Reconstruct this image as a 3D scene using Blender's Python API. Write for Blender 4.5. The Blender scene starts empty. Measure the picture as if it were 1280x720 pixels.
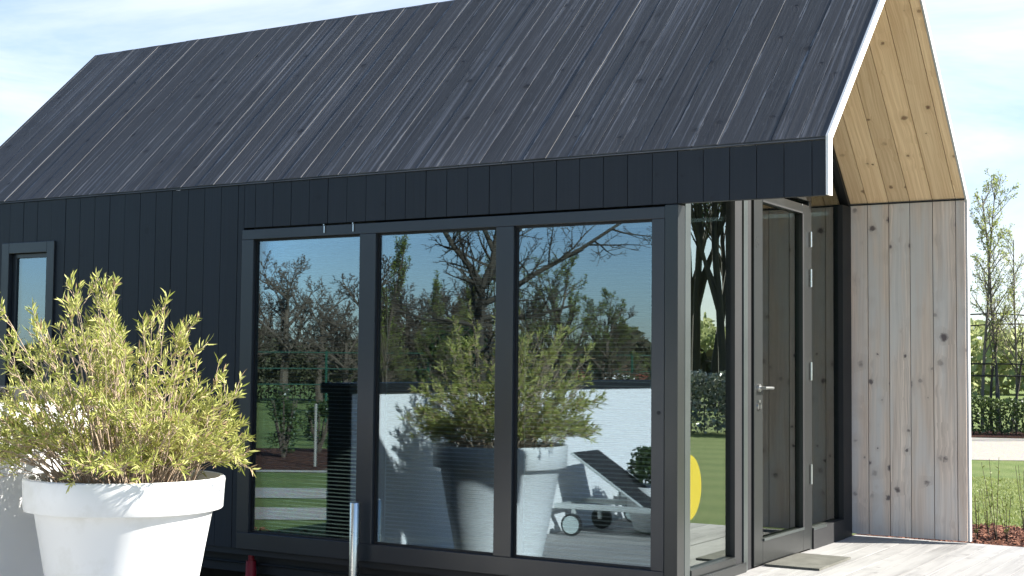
import bpy, math, random
from mathutils import Vector, Matrix, noise as mn
R = math.radians
sc = bpy.context.scene
col = sc.collection
G = -0.35                      # level of the garden ground; the terrace deck is z = 0

# ------------------------------------------------------------------ mesh builder
class MB:
    def __init__(s): s.v=[]; s.f=[]; s.uv=[]; s.rn=[]; s.mi=[]; s.sm=False
    def face(s, idx, uvs=None, rnd=0.5, mi=0):
        s.f.append(tuple(idx)); s.uv.append(uvs or [(0,0)]*len(idx)); s.rn.append(rnd); s.mi.append(mi)
    def quad(s, pts, uvs=None, rnd=0.5, mi=0):
        n=len(s.v); s.v.extend([tuple(p) for p in pts]); s.face(range(n,n+len(pts)), uvs, rnd, mi)
    def hexa(s, o, U, V, N, lu, lv, ln, rnd=None, uo=0., vo=0., mi=0, emi=None):
        """box from corner o along unit dirs U (length), V (width), N (thickness); face uv in metres"""
        if rnd is None: rnd=random.random()
        o=Vector(o);U=Vector(U).normalized();V=Vector(V).normalized();N=Vector(N).normalized()
        P=lambda a,b,c: tuple(o+U*lu*a+V*lv*b+N*ln*c)
        n=len(s.v); s.v.extend([P(0,0,0),P(1,0,0),P(1,1,0),P(0,1,0),P(0,0,1),P(1,0,1),P(1,1,1),P(0,1,1)])
        e=mi if emi is None else emi
        flip = U.cross(V).dot(N)<0
        def add(ix,uv,m):
            if flip: ix=ix[::-1]; uv=uv[::-1]
            s.face([n+i for i in ix],uv,rnd,m)
        u0,u1,v0,v1=uo,uo+lu,vo,vo+lv
        add([3,2,1,0],[(u0,v1),(u1,v1),(u1,v0),(u0,v0)],mi)
        add([4,5,6,7],[(u0,v0),(u1,v0),(u1,v1),(u0,v1)],mi)
        add([0,1,5,4],[(u0,v0),(u1,v0),(u1,v0+ln),(u0,v0+ln)],e)
        add([2,3,7,6],[(u1,v1),(u0,v1),(u0,v1+ln),(u1,v1+ln)],e)
        add([1,2,6,5],[(u1,v0),(u1,v1),(u1+ln,v1),(u1+ln,v0)],e)
        add([3,0,4,7],[(u0,v1),(u0,v0),(u0-ln,v0),(u0-ln,v1)],e)
    def box(s, x0,x1,y0,y1,z0,z1, long='z', rnd=None, mi=0):
        dx,dy,dz=x1-x0,y1-y0,z1-z0
        X,Y,Z=(1,0,0),(0,1,0),(0,0,1)
        k=random.random()*20
        if long=='z': s.hexa((x0,y0,z0),Z,X,Y,dz,dx,dy,rnd,k,k,mi)
        elif long=='x': s.hexa((x0,y0,z0),X,Y,Z,dx,dy,dz,rnd,k,k,mi)
        else: s.hexa((x0,y0,z0),Y,Z,X,dy,dz,dx,rnd,k,k,mi)
    def prism(s, prof, axis, a0, a1, rnd=0.5, mi=0):
        """polygon prof (2D) extruded along axis ('x': prof=(y,z), 'y': prof=(x,z), 'z': prof=(x,y))"""
        def P(p,a):
            return (a,p[0],p[1]) if axis=='x' else ((p[0],a,p[1]) if axis=='y' else (p[0],p[1],a))
        n=len(s.v); k=len(prof)
        s.v.extend([P(p,a0) for p in prof]+[P(p,a1) for p in prof])
        s.face(range(n,n+k),[(p[1],p[0]) for p in prof],rnd,mi)
        s.face(range(n+2*k-1,n+k-1,-1),[(p[1],p[0]) for p in reversed(prof)],rnd,mi)
        for i in range(k):
            j=(i+1)%k
            L=math.dist(prof[i],prof[j])
            s.face([n+i,n+k+i,n+k+j,n+j],[(a0,0),(a1,0),(a1,L),(a0,L)],rnd,mi)
    def tube(s, pts, rads, n=6, cap=True, rnd=0.5, mi=0):
        pts=[Vector(p) for p in pts]; base=len(s.v); ref=None
        for i,p in enumerate(pts):
            t=(pts[min(i+1,len(pts)-1)]-pts[max(i-1,0)])
            if t.length<1e-9: t=Vector((0,0,1))
            t.normalize()
            if ref is None:
                ref=t.orthogonal().normalized()
            ref=(ref-t*ref.dot(t))
            if ref.length<1e-6: ref=t.orthogonal()
            ref.normalize(); b=t.cross(ref)
            for k in range(n):
                a=2*math.pi*k/n
                s.v.append(tuple(p+(ref*math.cos(a)+b*math.sin(a))*rads[i]))
        L=0
        for i in range(len(pts)-1):
            L2=L+(pts[i+1]-pts[i]).length
            for k in range(n):
                k2=(k+1)%n
                s.face([base+i*n+k,base+i*n+k2,base+(i+1)*n+k2,base+(i+1)*n+k],
                       [(L,k*.03),(L,(k+1)*.03),(L2,(k+1)*.03),(L2,k*.03)],rnd,mi)
            L=L2
        if cap:
            s.face([base+k for k in range(n-1,-1,-1)],None,rnd,mi)
            m=base+(len(pts)-1)*n
            s.face([m+k for k in range(n)],None,rnd,mi)
    def lathe(s, prof, cx, cy, n=48, rnd=.5, mi=0):
        """prof: list of (r,z); open surface of revolution"""
        base=len(s.v)
        for r,z in prof:
            for k in range(n):
                a=2*math.pi*k/n; s.v.append((cx+r*math.cos(a),cy+r*math.sin(a),z))
        for i in range(len(prof)-1):
            for k in range(n):
                k2=(k+1)%n
                s.face([base+i*n+k,base+i*n+k2,base+(i+1)*n+k2,base+(i+1)*n+k],None,rnd,mi)
        if prof[0][0]>1e-4: s.face([base+k for k in range(n-1,-1,-1)],None,rnd,mi)
        m=base+(len(prof)-1)*n
        if prof[-1][0]>1e-4: s.face([m+k for k in range(n)],None,rnd,mi)
    def build(s, name, mats, parent=None, smooth=False, bevel=0, autos=None):
        me=bpy.data.meshes.new(name); me.from_pydata(s.v,[],s.f)
        if not isinstance(mats,(list,tuple)): mats=[mats]
        for m in mats: me.materials.append(m)
        uvl=me.uv_layers.new(name='UVMap'); flat=[]
        for u in s.uv:
            for a,b in u: flat.extend((a,b))
        uvl.data.foreach_set('uv',flat)
        at=me.attributes.new('rnd','FLOAT','FACE'); at.data.foreach_set('value',s.rn)
        me.polygons.foreach_set('material_index',s.mi)
        if smooth: me.polygons.foreach_set('use_smooth',[True]*len(s.f))
        if name in ('pane','sticker','transom_panel') or len(s.v)<40:
            import bmesh
            bm=bmesh.new(); bm.from_mesh(me); bmesh.ops.recalc_face_normals(bm,faces=bm.faces) if len(s.f)>1 else None; bm.to_mesh(me); bm.free()
        me.validate(); me.update()
        o=bpy.data.objects.new(name,me); col.objects.link(o)
        if parent: o.parent=parent
        if bevel:
            b=o.modifiers.new('bevel','BEVEL'); b.width=bevel; b.segments=2; b.limit_method='ANGLE'; b.angle_limit=R(40)
        if autos is not None:
            me.polygons.foreach_set('use_smooth',[True]*len(s.f))
            try: me.set_sharp_from_angle(angle=R(autos))
            except Exception: pass
        return o

def tag(o,label=None,cat=None,group=None,kind=None):
    if label: o['label']=label
    if cat: o['category']=cat
    if group: o['group']=group
    if kind: o['kind']=kind
    return o
def empty(name,loc=(0,0,0),rz=0):
    o=bpy.data.objects.new(name,None); col.objects.link(o); o.location=loc; o.rotation_euler=(0,0,rz)
    o.empty_display_size=.2; return o

# ------------------------------------------------------------------ materials
class NT:
    def __init__(s,name):
        s.m=bpy.data.materials.new(name); s.m.use_nodes=True; s.t=s.m.node_tree; s.t.nodes.clear()
        s.out=s.n('ShaderNodeOutputMaterial')
    def n(s,t,**k):
        x=s.t.nodes.new(t)
        for a,b in k.items(): setattr(x,a,b)
        return x
    def l(s,a,b): s.t.links.new(a,b)
    def put(s,sock,v):
        if isinstance(v,bpy.types.NodeSocket): s.l(v,sock)
        elif isinstance(v,tuple) and len(v)==3 and sock.type=='RGBA': sock.default_value=(*v,1)
        else: sock.default_value=v
    def math(s,op,a,b=0.,c=None):
        x=s.n('ShaderNodeMath',operation=op); s.put(x.inputs[0],a); s.put(x.inputs[1],b)
        if c is not None: s.put(x.inputs[2],c)
        return x.outputs[0]
    def mix(s,f,a,b,bt='MIX'):
        x=s.n('ShaderNodeMix',data_type='RGBA',blend_type=bt); s.put(x.inputs[0],f); s.put(x.inputs[6],a); s.put(x.inputs[7],b)
        return x.outputs[2]
    def ramp(s,f,stops,interp='LINEAR'):
        x=s.n('ShaderNodeValToRGB'); x.color_ramp.interpolation=interp
        e=x.color_ramp.elements
        while len(e)<len(stops): e.new(0.5)
        for i,(p,c) in enumerate(stops):
            e[i].position=p; e[i].color=(c,c,c,1) if not isinstance(c,tuple) else (*c,1)
        s.put(x.inputs[0],f); return x.outputs[0]
    def noise(s,vec,scale,detail=3,rough=.55,dist=0.,dim='3D'):
        x=s.n('ShaderNodeTexNoise',noise_dimensions=dim)
        if vec is not None: s.put(x.inputs['Vector'],vec)
        s.put(x.inputs['Scale'],scale); x.inputs['Detail'].default_value=detail; x.inputs['Roughness'].default_value=rough
        x.inputs['Distortion'].default_value=dist
        return x.outputs['Fac']
    def vor(s,vec,scale,feat='F1'):
        x=s.n('ShaderNodeTexVoronoi',feature=feat); s.put(x.inputs['Vector'],vec); s.put(x.inputs['Scale'],scale); return x
    def attr(s,name): return s.n('ShaderNodeAttribute',attribute_name=name).outputs['Fac']
    def uv(s): return s.n('ShaderNodeUVMap',uv_map='UVMap').outputs[0]
    def obj(s): return s.n('ShaderNodeTexCoord').outputs['Object']
    def pos(s): return s.n('ShaderNodeNewGeometry').outputs['Position']
    def vm(s,op,a,b):
        x=s.n('ShaderNodeVectorMath',operation=op); s.put(x.inputs[0],a); s.put(x.inputs[1],b); return x.outputs[0]
    def comb(s,a,b,c):
        x=s.n('ShaderNodeCombineXYZ'); s.put(x.inputs[0],a);s.put(x.inputs[1],b);s.put(x.inputs[2],c); return x.outputs[0]
    def sep(s,v):
        x=s.n('ShaderNodeSeparateXYZ'); s.put(x.inputs[0],v); return x.outputs
    def bump(s,h,strength,dist=.01):
        x=s.n('ShaderNodeBump'); s.put(x.inputs['Height'],h); x.inputs['Strength'].default_value=strength; x.inputs['Distance'].default_value=dist
        return x.outputs[0]
    def pbr(s,colr,rough=.6,metal=0.,normal=None,spec=.5,sub=None,coat=0):
        p=s.n('ShaderNodeBsdfPrincipled'); s.put(p.inputs['Base Color'],colr); s.put(p.inputs['Roughness'],rough)
        s.put(p.inputs['Metallic'],metal); s.put(p.inputs['Specular IOR Level'],spec)
        if coat: p.inputs['Coat Weight'].default_value=coat
        if normal is not None: s.l(normal,p.inputs['Normal'])
        s.l(p.outputs[0],s.out.inputs[0]); return p

def wood(name, light, dark, knot, knots=1.0, grain=.5, rough=.6, var=.25, bump=.25, gray=None, streak=None, tint=None, knotscale=1., wear_edgelight=None):
    t=NT(name); uv=t.uv(); rn=t.attr('rnd'); x,y,_=t.sep(uv)
    uv0=uv
    off=t.math('MULTIPLY',rn,37.)
    # knots: voronoi stretched along the board
    kv=t.comb(t.math('MULTIPLY',x,8.0*knotscale),t.math('MULTIPLY',y,7.4),off)
    v=t.vor(kv,1.0); d=t.math('ADD',v.outputs['Distance'],t.math('MULTIPLY',t.math('SUBTRACT',t.noise(t.comb(t.math('MULTIPLY',x,34.),t.math('MULTIPLY',y,26.),off),1.,3,.7),.5),.26)); rc=t.sep(v.outputs['Color'])
    sel=t.math('GREATER_THAN',rc[0],1-.80*knots)
    size=t.math('MULTIPLY_ADD',t.math('POWER',rc[1],1.6),.22,.06)
    kn=t.math('SUBTRACT',1.,t.math('DIVIDE',d,size)); kn=t.math('MULTIPLY',t.math('MAXIMUM',kn,0.),sel)
    halo=t.math('MULTIPLY',t.math('MAXIMUM',t.math('SUBTRACT',1.,t.math('DIVIDE',d,t.math('MULTIPLY',size,3.2))),0.),sel)
    # grain warps round the knots
    warp=t.math('MULTIPLY',t.noise(t.comb(t.math('MULTIPLY',x,1.2),t.math('MULTIPLY',y,5.),off),1.,2),.06)
    yw=t.math('ADD',t.math('ADD',y,warp),t.math('MULTIPLY',halo,.02))
    g1=t.noise(t.comb(t.math('MULTIPLY',x,1.1),t.math('MULTIPLY',yw,55.),off),1.,3,.6)
    g2=t.noise(t.comb(t.math('MULTIPLY',x,4.),t.math('MULTIPLY',yw,260.),off),1.,2,.6)
    g=t.math('MULTIPLY_ADD',g2,.35,t.math('MULTIPLY',g1,.75))
    gr=t.ramp(g,[(.38,0.),(.68,1.)])
    c=t.mix(t.math('MULTIPLY',gr,grain),light,dark)
    # board-to-board variation
    bv=t.math('MULTIPLY_ADD',rn,2*var,1-var)
    c=t.mix(1.,c,t.comb(bv,bv,bv),'MULTIPLY')
    if tint is not None:
        f=t.math('FRACT',t.math('MULTIPLY',rn,7.31)); c=t.mix(t.math('MULTIPLY',f,.55),c,tint)
    if gray is not None:
        gf=t.ramp(t.noise(t.comb(t.math('MULTIPLY',x,.9),t.math('MULTIPLY',y,7.),t.math('ADD',off,9.)),1.,3),[(.42,0.),(.62,1.)])
        c=t.mix(t.math('MULTIPLY',gf,.75),c,gray)
    if streak is not None:
        sf=t.noise(t.comb(t.math('MULTIPLY',x,.35),t.math('MULTIPLY',y,38.),t.math('ADD',off,3.)),1.,4,.7)
        sf2=t.noise(t.comb(t.math('MULTIPLY',x,2.5),t.math('MULTIPLY',y,90.),off),1.,3,.7)
        patch=t.noise(t.pos(),.55,2)
        sf=t.math('ADD',t.math('MULTIPLY_ADD',sf2,.25,sf),t.math('MULTIPLY',t.math('SUBTRACT',patch,.5),.35))
        sf=t.ramp(sf,[(.65,0.),(.82,1.)])
        c=t.mix(t.math('MULTIPLY',sf,.8),c,streak)
    if wear_edgelight is not None:
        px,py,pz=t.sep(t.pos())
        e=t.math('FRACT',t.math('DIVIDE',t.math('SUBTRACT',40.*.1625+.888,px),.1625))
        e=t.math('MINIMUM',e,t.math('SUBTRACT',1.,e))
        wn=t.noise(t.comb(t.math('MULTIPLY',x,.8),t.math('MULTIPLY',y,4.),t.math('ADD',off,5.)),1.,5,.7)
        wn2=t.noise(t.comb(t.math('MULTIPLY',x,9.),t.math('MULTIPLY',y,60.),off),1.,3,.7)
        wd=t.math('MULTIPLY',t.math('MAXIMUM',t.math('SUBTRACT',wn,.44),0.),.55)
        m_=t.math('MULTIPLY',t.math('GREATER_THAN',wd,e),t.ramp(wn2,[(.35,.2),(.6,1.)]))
        c=t.mix(t.math('MULTIPLY',m_,.75),c,wear_edgelight)  # pale stripes beside board edges: sunlit lines painted in, mixed with worn paint
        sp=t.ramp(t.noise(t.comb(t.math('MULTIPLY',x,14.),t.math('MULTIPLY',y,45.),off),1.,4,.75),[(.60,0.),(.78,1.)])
        c=t.mix(t.math('MULTIPLY',sp,.35),c,wear_edgelight)
    c=t.mix(t.math('MULTIPLY',t.ramp(halo,[(0.,0.),(1.,1.)]),.45),c,dark)
    c=t.mix(t.math('MULTIPLY',t.ramp(kn,[(.0,0.),(.45,1.)]),t.math('MULTIPLY_ADD',rc[2],.6,.4)),c,knot)
    h=t.math('SUBTRACT',g,t.math('MULTIPLY',kn,.5))
    t.pbr(c,rough,0.,t.bump(h,bump,.004),.4)
    return t.m

def paint(name,c,rough=.4,metal=0.,bscale=60.,bst=.05,var=.08,spec=.5,coat=0.,dirt=None,dirts=3.):
    t=NT(name); n1=t.noise(t.pos(),3.5,4); n2=t.noise(t.pos(),bscale,2)
    k=t.math('MULTIPLY_ADD',n1,2*var,1-var); cc=t.mix(1.,c,t.comb(k,k,k),'MULTIPLY')
    if dirt is not None:
        cc=t.mix(t.math('MULTIPLY',t.ramp(t.noise(t.pos(),dirts,5,.65),[(.5,0.),(.72,1.)]),.5),cc,dirt)
    rr=t.math('MULTIPLY_ADD',n1,.15,rough-.07)
    t.pbr(cc,rr,metal,t.bump(n2,bst,.003),spec,coat=coat); return t.m

M={}
M['roof']=wood('charred roof board',(.056,.058,.060),(.022,.023,.025),(.010,.010,.012),.5,.85,.66,.16,.7,streak=(.17,.17,.18),tint=(.057,.055,.056),wear_edgelight=(.22,.22,.225))
M['roof_edge']=paint('worn sunlit board edge',(.10,.10,.105),.7,0,60,.05,.7,dirt=(.03,.03,.03),dirts=1.6)  # sun catching the edges is put into this paler colour, along with wear
M['clad']=wood('black wall board',(.0145,.0165,.021),(.009,.010,.013),(.006,.006,.008),.35,.7,.55,.14,.3,tint=(.015,.0165,.020))
M['clad_edge']=paint('board groove',(.008,.008,.010),.8)
M['soffit']=wood('pine soffit board',(.90,.66,.42),(.62,.40,.22),(.18,.09,.05),.85,.8,.55,.13,.2)
M['wing']=wood('whitewashed pine board',(.92,.765,.65),(.49,.385,.32),(.13,.10,.10),1.0,1.0,.6,.07,.2,gray=(.64,.60,.57),tint=(.70,.54,.43),knotscale=.9)
M['trim']=wood('pale trim timber',(.86,.82,.75),(.78,.73,.66),(.5,.4,.3),.1,.4,.6,.04,.1)
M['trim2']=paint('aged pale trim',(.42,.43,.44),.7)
M['transom']=paint('pale transom panel',(.30,.28,.25),.5)
M['deck']=wood('grey deck board',(.33,.32,.305),(.17,.165,.16),(.16,.15,.14),.35,.7,.7,.14,.4,gray=(.36,.35,.335))
M['frame']=paint('anthracite window frame',(.019,.021,.024),.36,.0,90,.03,.05,.6)
M['gframe']=paint('satin door frame',(.028,.030,.029),.30,.35,90,.03,.08,.6)
M['pframe']=paint('bright metal post',(.095,.108,.104),.32,.6,90,.03,.06)
M['black']=paint('black rubber',(.006,.006,.007),.6)
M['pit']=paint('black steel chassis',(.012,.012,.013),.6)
M['steel']=paint('brushed steel',(.62,.62,.60),.28,1.,120,.05,.05)
M['red']=paint('red jack paint',(.32,.012,.03),.45)
M['white']=paint('white render',(.80,.80,.79),.85,0,140,.12,.03)
M['pot']=paint('white plastic',(.70,.71,.70),.42,0,25,.02,.02,.5,dirt=(.48,.48,.43),dirts=3.4)
M['soil']=paint('potting soil',(.045,.03,.02),.95,0,60,.8,.3)
M['coping']=paint('black coping',(.012,.013,.015),.5)
M['inside']=paint('interior plywood',(.13,.11,.085),.6)
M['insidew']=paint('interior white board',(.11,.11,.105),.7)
M['floorin']=wood('interior floor',(.26,.22,.18),(.16,.13,.10),(.08,.05,.03),.3,.6,.4,.1,.1)
M['slat']=paint('blind slat',(.66,.68,.67),.5)
M['lfab']=paint('black mesh fabric',(.018,.019,.021),.8,0,300,.4)
M['gfab']=paint('grey mesh fabric',(.10,.11,.12),.8,0,300,.4)
M['lframe']=paint('light alu frame',(.55,.58,.56),.35,.3)
M['rubber']=paint('wheel rubber',(.02,.02,.02),.7)
M['hubc']=paint('wheel disc',(.45,.52,.50),.5)
M['estate']=paint('black iron rail',(.012,.012,.012),.5)
M['greenwire']=paint('green coated wire',(.01,.06,.035),.5)
M['van']=paint('white caravan',(.8,.8,.8),.4)
M['tile']=paint('red roof tile',(.25,.06,.035),.8)
M['brick']=paint('brown brick',(.22,.12,.08),.9)
M['gravel']=None

def leafmat(name,c1,c2,tr=.35,rough=.45,dead=None):
    t=NT(name); rn=t.attr('rnd'); n=t.noise(t.pos(),2.2,2)
    c=t.mix(t.ramp(t.math('MULTIPLY_ADD',n,.4,t.math('MULTIPLY',rn,.8)),[(.25,0.),(.85,1.)]),c1,c2)
    if dead: c=t.mix(t.math('GREATER_THAN',rn,.92),c,dead)
    p=t.n('ShaderNodeBsdfPrincipled'); t.put(p.inputs['Base Color'],c); p.inputs['Roughness'].default_value=rough
    p.inputs['Specular IOR Level'].default_value=.35
    tl=t.n('ShaderNodeBsdfTranslucent'); t.put(tl.inputs[0],c)
    mx=t.n('ShaderNodeMixShader'); mx.inputs[0].default_value=tr; t.l(p.outputs[0],mx.inputs[1]); t.l(tl.outputs[0],mx.inputs[2])
    t.l(mx.outputs[0],t.out.inputs[0]); return t.m
M['leafpot']=leafmat('yellow green leaf',(.25,.285,.05),(.54,.53,.18),.32,.45,(.42,.30,.17))
M['stempot']=paint('pale stem',(.38,.29,.21),.7)
M['bud']=leafmat('spring leaf',(.12,.17,.03),(.24,.28,.06),.4)
M['pale']=leafmat('pale spring leaf',(.22,.27,.07),(.36,.40,.14),.5)
M['darkleaf']=leafmat('evergreen leaf',(.015,.032,.010),(.05,.08,.02),.15,.35)
M['greyleaf']=leafmat('grey green leaf',(.08,.10,.06),(.34,.36,.30),.1,.25)
M['midleaf']=leafmat('hedge leaf',(.04,.07,.02),(.11,.15,.045),.25,.35)
M['bark']=paint('bark',(.085,.065,.045),.9,0,30,.6,.3)
M['barkd']=paint('dark bark',(.05,.042,.03),.9,0,30,.6,.3)
M['bark2']=paint('pale post wood',(.25,.24,.21),.8)
M['woodleaf']=leafmat('far wood twigs',(.055,.048,.03),(.10,.10,.045),.1,.9)
M['chip']=leafmat('bark chip',(.10,.035,.02),(.27,.12,.07),0.,.9)

def groundmat():
    t=NT('lawn grass'); p=t.pos()
    a=t.noise(p,.35,4); b=t.noise(p,6.,4,.7); c=t.noise(p,60.,3,.7)
    col_=t.mix(t.ramp(a,[(.35,0.),(.65,1.)]),(.12,.19,.038),(.165,.235,.058))
    col_=t.mix(t.ramp(b,[(.35,0.),(.7,1.)]),col_,(.195,.24,.08))
    col_=t.mix(t.math('MULTIPLY',t.ramp(c,[(.35,1.),(.6,0.)]),.55),col_,(.08,.12,.03))
    # mowing stripes
    x,y,_=t.sep(p)
    st=t.math('SINE',t.math('MULTIPLY',t.math('ADD',y,t.math('MULTIPLY',x,.25)),4.2))
    col_=t.mix(t.math('MULTIPLY_ADD',st,.30,.30),col_,(.21,.25,.085))
    t.pbr(col_,.85,0.,t.bump(t.math('ADD',c,b),.9,.05),.2); return t.m
M['grass']=groundmat()
def gravelmat():
    t=NT('path gravel'); p=t.pos(); v=t.vor(p,45.).outputs['Color']; n=t.noise(p,1.3,4)
    c=t.mix(.5,(.36,.335,.285),v,'SOFT_LIGHT'); c=t.mix(t.ramp(n,[(.4,0.),(.7,.6)]),c,(.33,.31,.27))
    t.pbr(c,.9,0.,t.bump(t.noise(p,50.,2),.5,.02),.2); return t.m
M['gravel']=gravelmat()
def mulchmat():
    t=NT('bark mulch'); p=t.pos(); v=t.vor(p,38.); n=t.noise(p,14.,4,.7)
    k=t.sep(v.outputs['Color'])[0]
    c=t.mix(t.math('MULTIPLY',k,.8),(.075,.028,.017),(.24,.115,.07)); c=t.mix(t.ramp(n,[(.42,1.),(.55,0.)]),c,(.018,.010,.008))
    t.pbr(c,.95,0.,t.bump(t.math('ADD',v.outputs['Distance'],n),1.,.05),.15); return t.m
M['mulch']=mulchmat()
def matmat():
    t=NT('woven mat'); x,y,_=t.sep(t.pos())
    s=t.math('MULTIPLY',t.math('SINE',t.math('MULTIPLY',x,420.)),t.math('SINE',t.math('MULTIPLY',y,420.)))
    c=t.mix(t.math('MULTIPLY_ADD',s,.5,.5),(.055,.055,.045),(.13,.125,.10))
    c=t.mix(t.ramp(t.noise(t.pos(),9.,4),[(.4,0.),(.7,.5)]),c,(.17,.165,.14))
    t.pbr(c,.9,0.,t.bump(s,.4,.003)); return t.m
M['mat']=matmat()
def glass(name,k,c0,tint,trans,rough=0.,wob=.0):
    t=NT(name)
    fr=t.n('ShaderNodeFresnel'); fr.inputs[0].default_value=1.5
    f=t.math('MINIMUM',t.math('MULTIPLY_ADD',fr.outputs[0],k,c0),.95)
    gl=t.n('ShaderNodeBsdfGlossy'); gl.inputs['Color'].default_value=(*tint,1); gl.inputs['Roughness'].default_value=rough
    if wob: 
        nb=t.bump(t.noise(t.pos(),1.1,1),wob,.02); t.l(nb,gl.inputs['Normal'])
    tr=t.n('ShaderNodeBsdfTransparent'); tr.inputs[0].default_value=(*trans,1)
    mx=t.n('ShaderNodeMixShader'); t.put(mx.inputs[0],f); t.l(tr.outputs[0],mx.inputs[1]); t.l(gl.outputs[0],mx.inputs[2])
    t.l(mx.outputs[0],t.out.inputs[0]); return t.m
M['glass']=glass('window glass',1.4,.11,(.72,.87,1.0),(.60,.66,.66),0.,.012)
M['gglass']=glass('gable glass',.95,.035,(.96,1.0,.95),(.55,.60,.57),0.,.0)
M['gglass2']=glass('coated gable glass',1.6,.20,(.93,1.0,.95),(.62,.66,.63),0.,.008)
def sticker():
    t=NT('yellow translucent film')
    p=t.n('ShaderNodeBsdfPrincipled'); p.inputs['Base Color'].default_value=(.42,.36,.05,1); p.inputs['Roughness'].default_value=.4
    tr=t.n('ShaderNodeBsdfTransparent'); tr.inputs[0].default_value=(.95,.92,.6,1)
    mx=t.n('ShaderNodeMixShader'); mx.inputs[0].default_value=.27
    t.l(tr.outputs[0],mx.inputs[1]); t.l(p.outputs[0],mx.inputs[2]); t.l(mx.outputs[0],t.out.inputs[0]); return t.m
M['sticker']=sticker()

# ------------------------------------------------------------------ camera
F_=1722.36
pitch,roll,yaw=0.05576973,0.00958485,-0.54431031
fw=Vector((math.sin(yaw),math.cos(yaw),0)); rt=Vector((math.cos(yaw),-math.sin(yaw),0)); up=Vector((0,0,1))
Fv=fw*math.cos(pitch)+up*math.sin(pitch); Uv=up*math.cos(pitch)-fw*math.sin(pitch)
Rv=rt*math.cos(roll)+Uv*math.sin(roll); U2=Uv*math.cos(roll)-rt*math.sin(roll)
cam=bpy.data.cameras.new('camera'); co=bpy.data.objects.new('camera',cam); col.objects.link(co)
mt=Matrix.Identity(4)
for i in range(3): mt[i][0]=Rv[i]; mt[i][1]=U2[i]; mt[i][2]=-Fv[i]
CAM=Vector((3.3148528,-7.35046446,1.3))
mt.translation=CAM; co.matrix_world=mt
cam.sensor_width=36; cam.lens=F_/1280*36; cam.clip_end=2000; cam.clip_start=.05
sc.camera=co

# ------------------------------------------------------------------ light
SAZ,SEL=R(29.2),R(30.4)      # sun azimuth from +X towards +Y, elevation
S=Vector((math.cos(SAZ)*math.cos(SEL),math.sin(SAZ)*math.cos(SEL),math.sin(SEL)))
su=bpy.data.lights.new('sun','SUN'); su.energy=5.0; su.angle=R(.55); su.color=(1.,.955,.88)
so=bpy.data.objects.new('sun',su); col.objects.link(so); so.rotation_euler=S.to_track_quat('Z','Y').to_euler()
w=bpy.data.worlds.new('World'); sc.world=w; w.use_nodes=True
nt=w.node_tree; nt.nodes.clear()
wo=nt.nodes.new('ShaderNodeOutputWorld'); bg=nt.nodes.new('ShaderNodeBackground'); sky=nt.nodes.new('ShaderNodeTexSky')
sky.sky_type='NISHITA'; sky.sun_disc=False; sky.sun_elevation=SEL; sky.sun_rotation=math.pi/2-SAZ
sky.air_density=1.0; sky.dust_density=.45; sky.ozone_density=3.2
tc=nt.nodes.new('ShaderNodeTexCoord'); mp=nt.nodes.new('ShaderNodeMapping'); mp.inputs['Scale'].default_value=(1.2,1.2,5.5)
mp.inputs['Rotation'].default_value=(.12,.10,.4)
nz=nt.nodes.new('ShaderNodeTexNoise'); nz.inputs['Scale'].default_value=1.9; nz.inputs['Detail'].default_value=7; nz.inputs['Roughness'].default_value=.6; nz.inputs['Distortion'].default_value=.6
cr=nt.nodes.new('ShaderNodeValToRGB'); cr.color_ramp.elements[0].position=.24; cr.color_ramp.elements[1].position=.66
mxc=nt.nodes.new('ShaderNodeMix'); mxc.data_type='RGBA'; mxc.inputs[7].default_value=(6.3,6.5,6.75,1)
ml=nt.nodes.new('ShaderNodeMath'); ml.operation='MULTIPLY'; ml.inputs[1].default_value=.85
L=nt.links.new
L(tc.outputs['Generated'],mp.inputs[0]); L(mp.outputs[0],nz.inputs['Vector']); L(nz.outputs['Fac'],cr.inputs[0])
L(cr.outputs[0],ml.inputs[0])
# the clouds thin out on the side away from the garden gate (towards -Y)
sx=nt.nodes.new('ShaderNodeSeparateXYZ'); L(tc.outputs['Generated'],sx.inputs[0])
mr=nt.nodes.new('ShaderNodeMapRange'); mr.inputs['From Min'].default_value=-.1; mr.inputs['From Max'].default_value=.45; mr.inputs['To Min'].default_value=.0; mr.inputs['To Max'].default_value=1.
L(sx.outputs[1],mr.inputs[0]); ml2=nt.nodes.new('ShaderNodeMath'); ml2.operation='MULTIPLY'; L(ml.outputs[0],ml2.inputs[0]); L(mr.outputs[0],ml2.inputs[1])
L(ml2.outputs[0],mxc.inputs[0]); tn=nt.nodes.new('ShaderNodeMix'); tn.data_type='RGBA'; tn.blend_type='MULTIPLY'; tn.inputs[0].default_value=1.; tn.inputs[7].default_value=(.93,1.,1.10,1)
L(sky.outputs[0],tn.inputs[6]); L(tn.outputs[2],mxc.inputs[6]); L(mxc.outputs[2],bg.inputs[0])
bg.inputs[1].default_value=.068
L(bg.outputs[0],wo.inputs[0])
sc.view_settings.view_transform='Standard'; sc.view_settings.look='None'; sc.view_settings.gamma=1; sc.view_settings.exposure=1.62
sc.cycles.transparent_max_bounces=24; sc.cycles.max_bounces=8

# ------------------------------------------------------------------ ground
random.seed(5)
def sheet(name,poly,z,mat,th=0.,label=None):
    m=MB()
    if th: m.prism(poly,'z',z-th,z)
    else: m.quad([(x,y,z) for x,y in poly])
    o=m.build(name,mat); tag(o,label,None,None,'structure'); return o
sheet('ground',[(-420,-420),(420,-420),(420,420),(-420,420)],G-.012,M['grass'])
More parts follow.
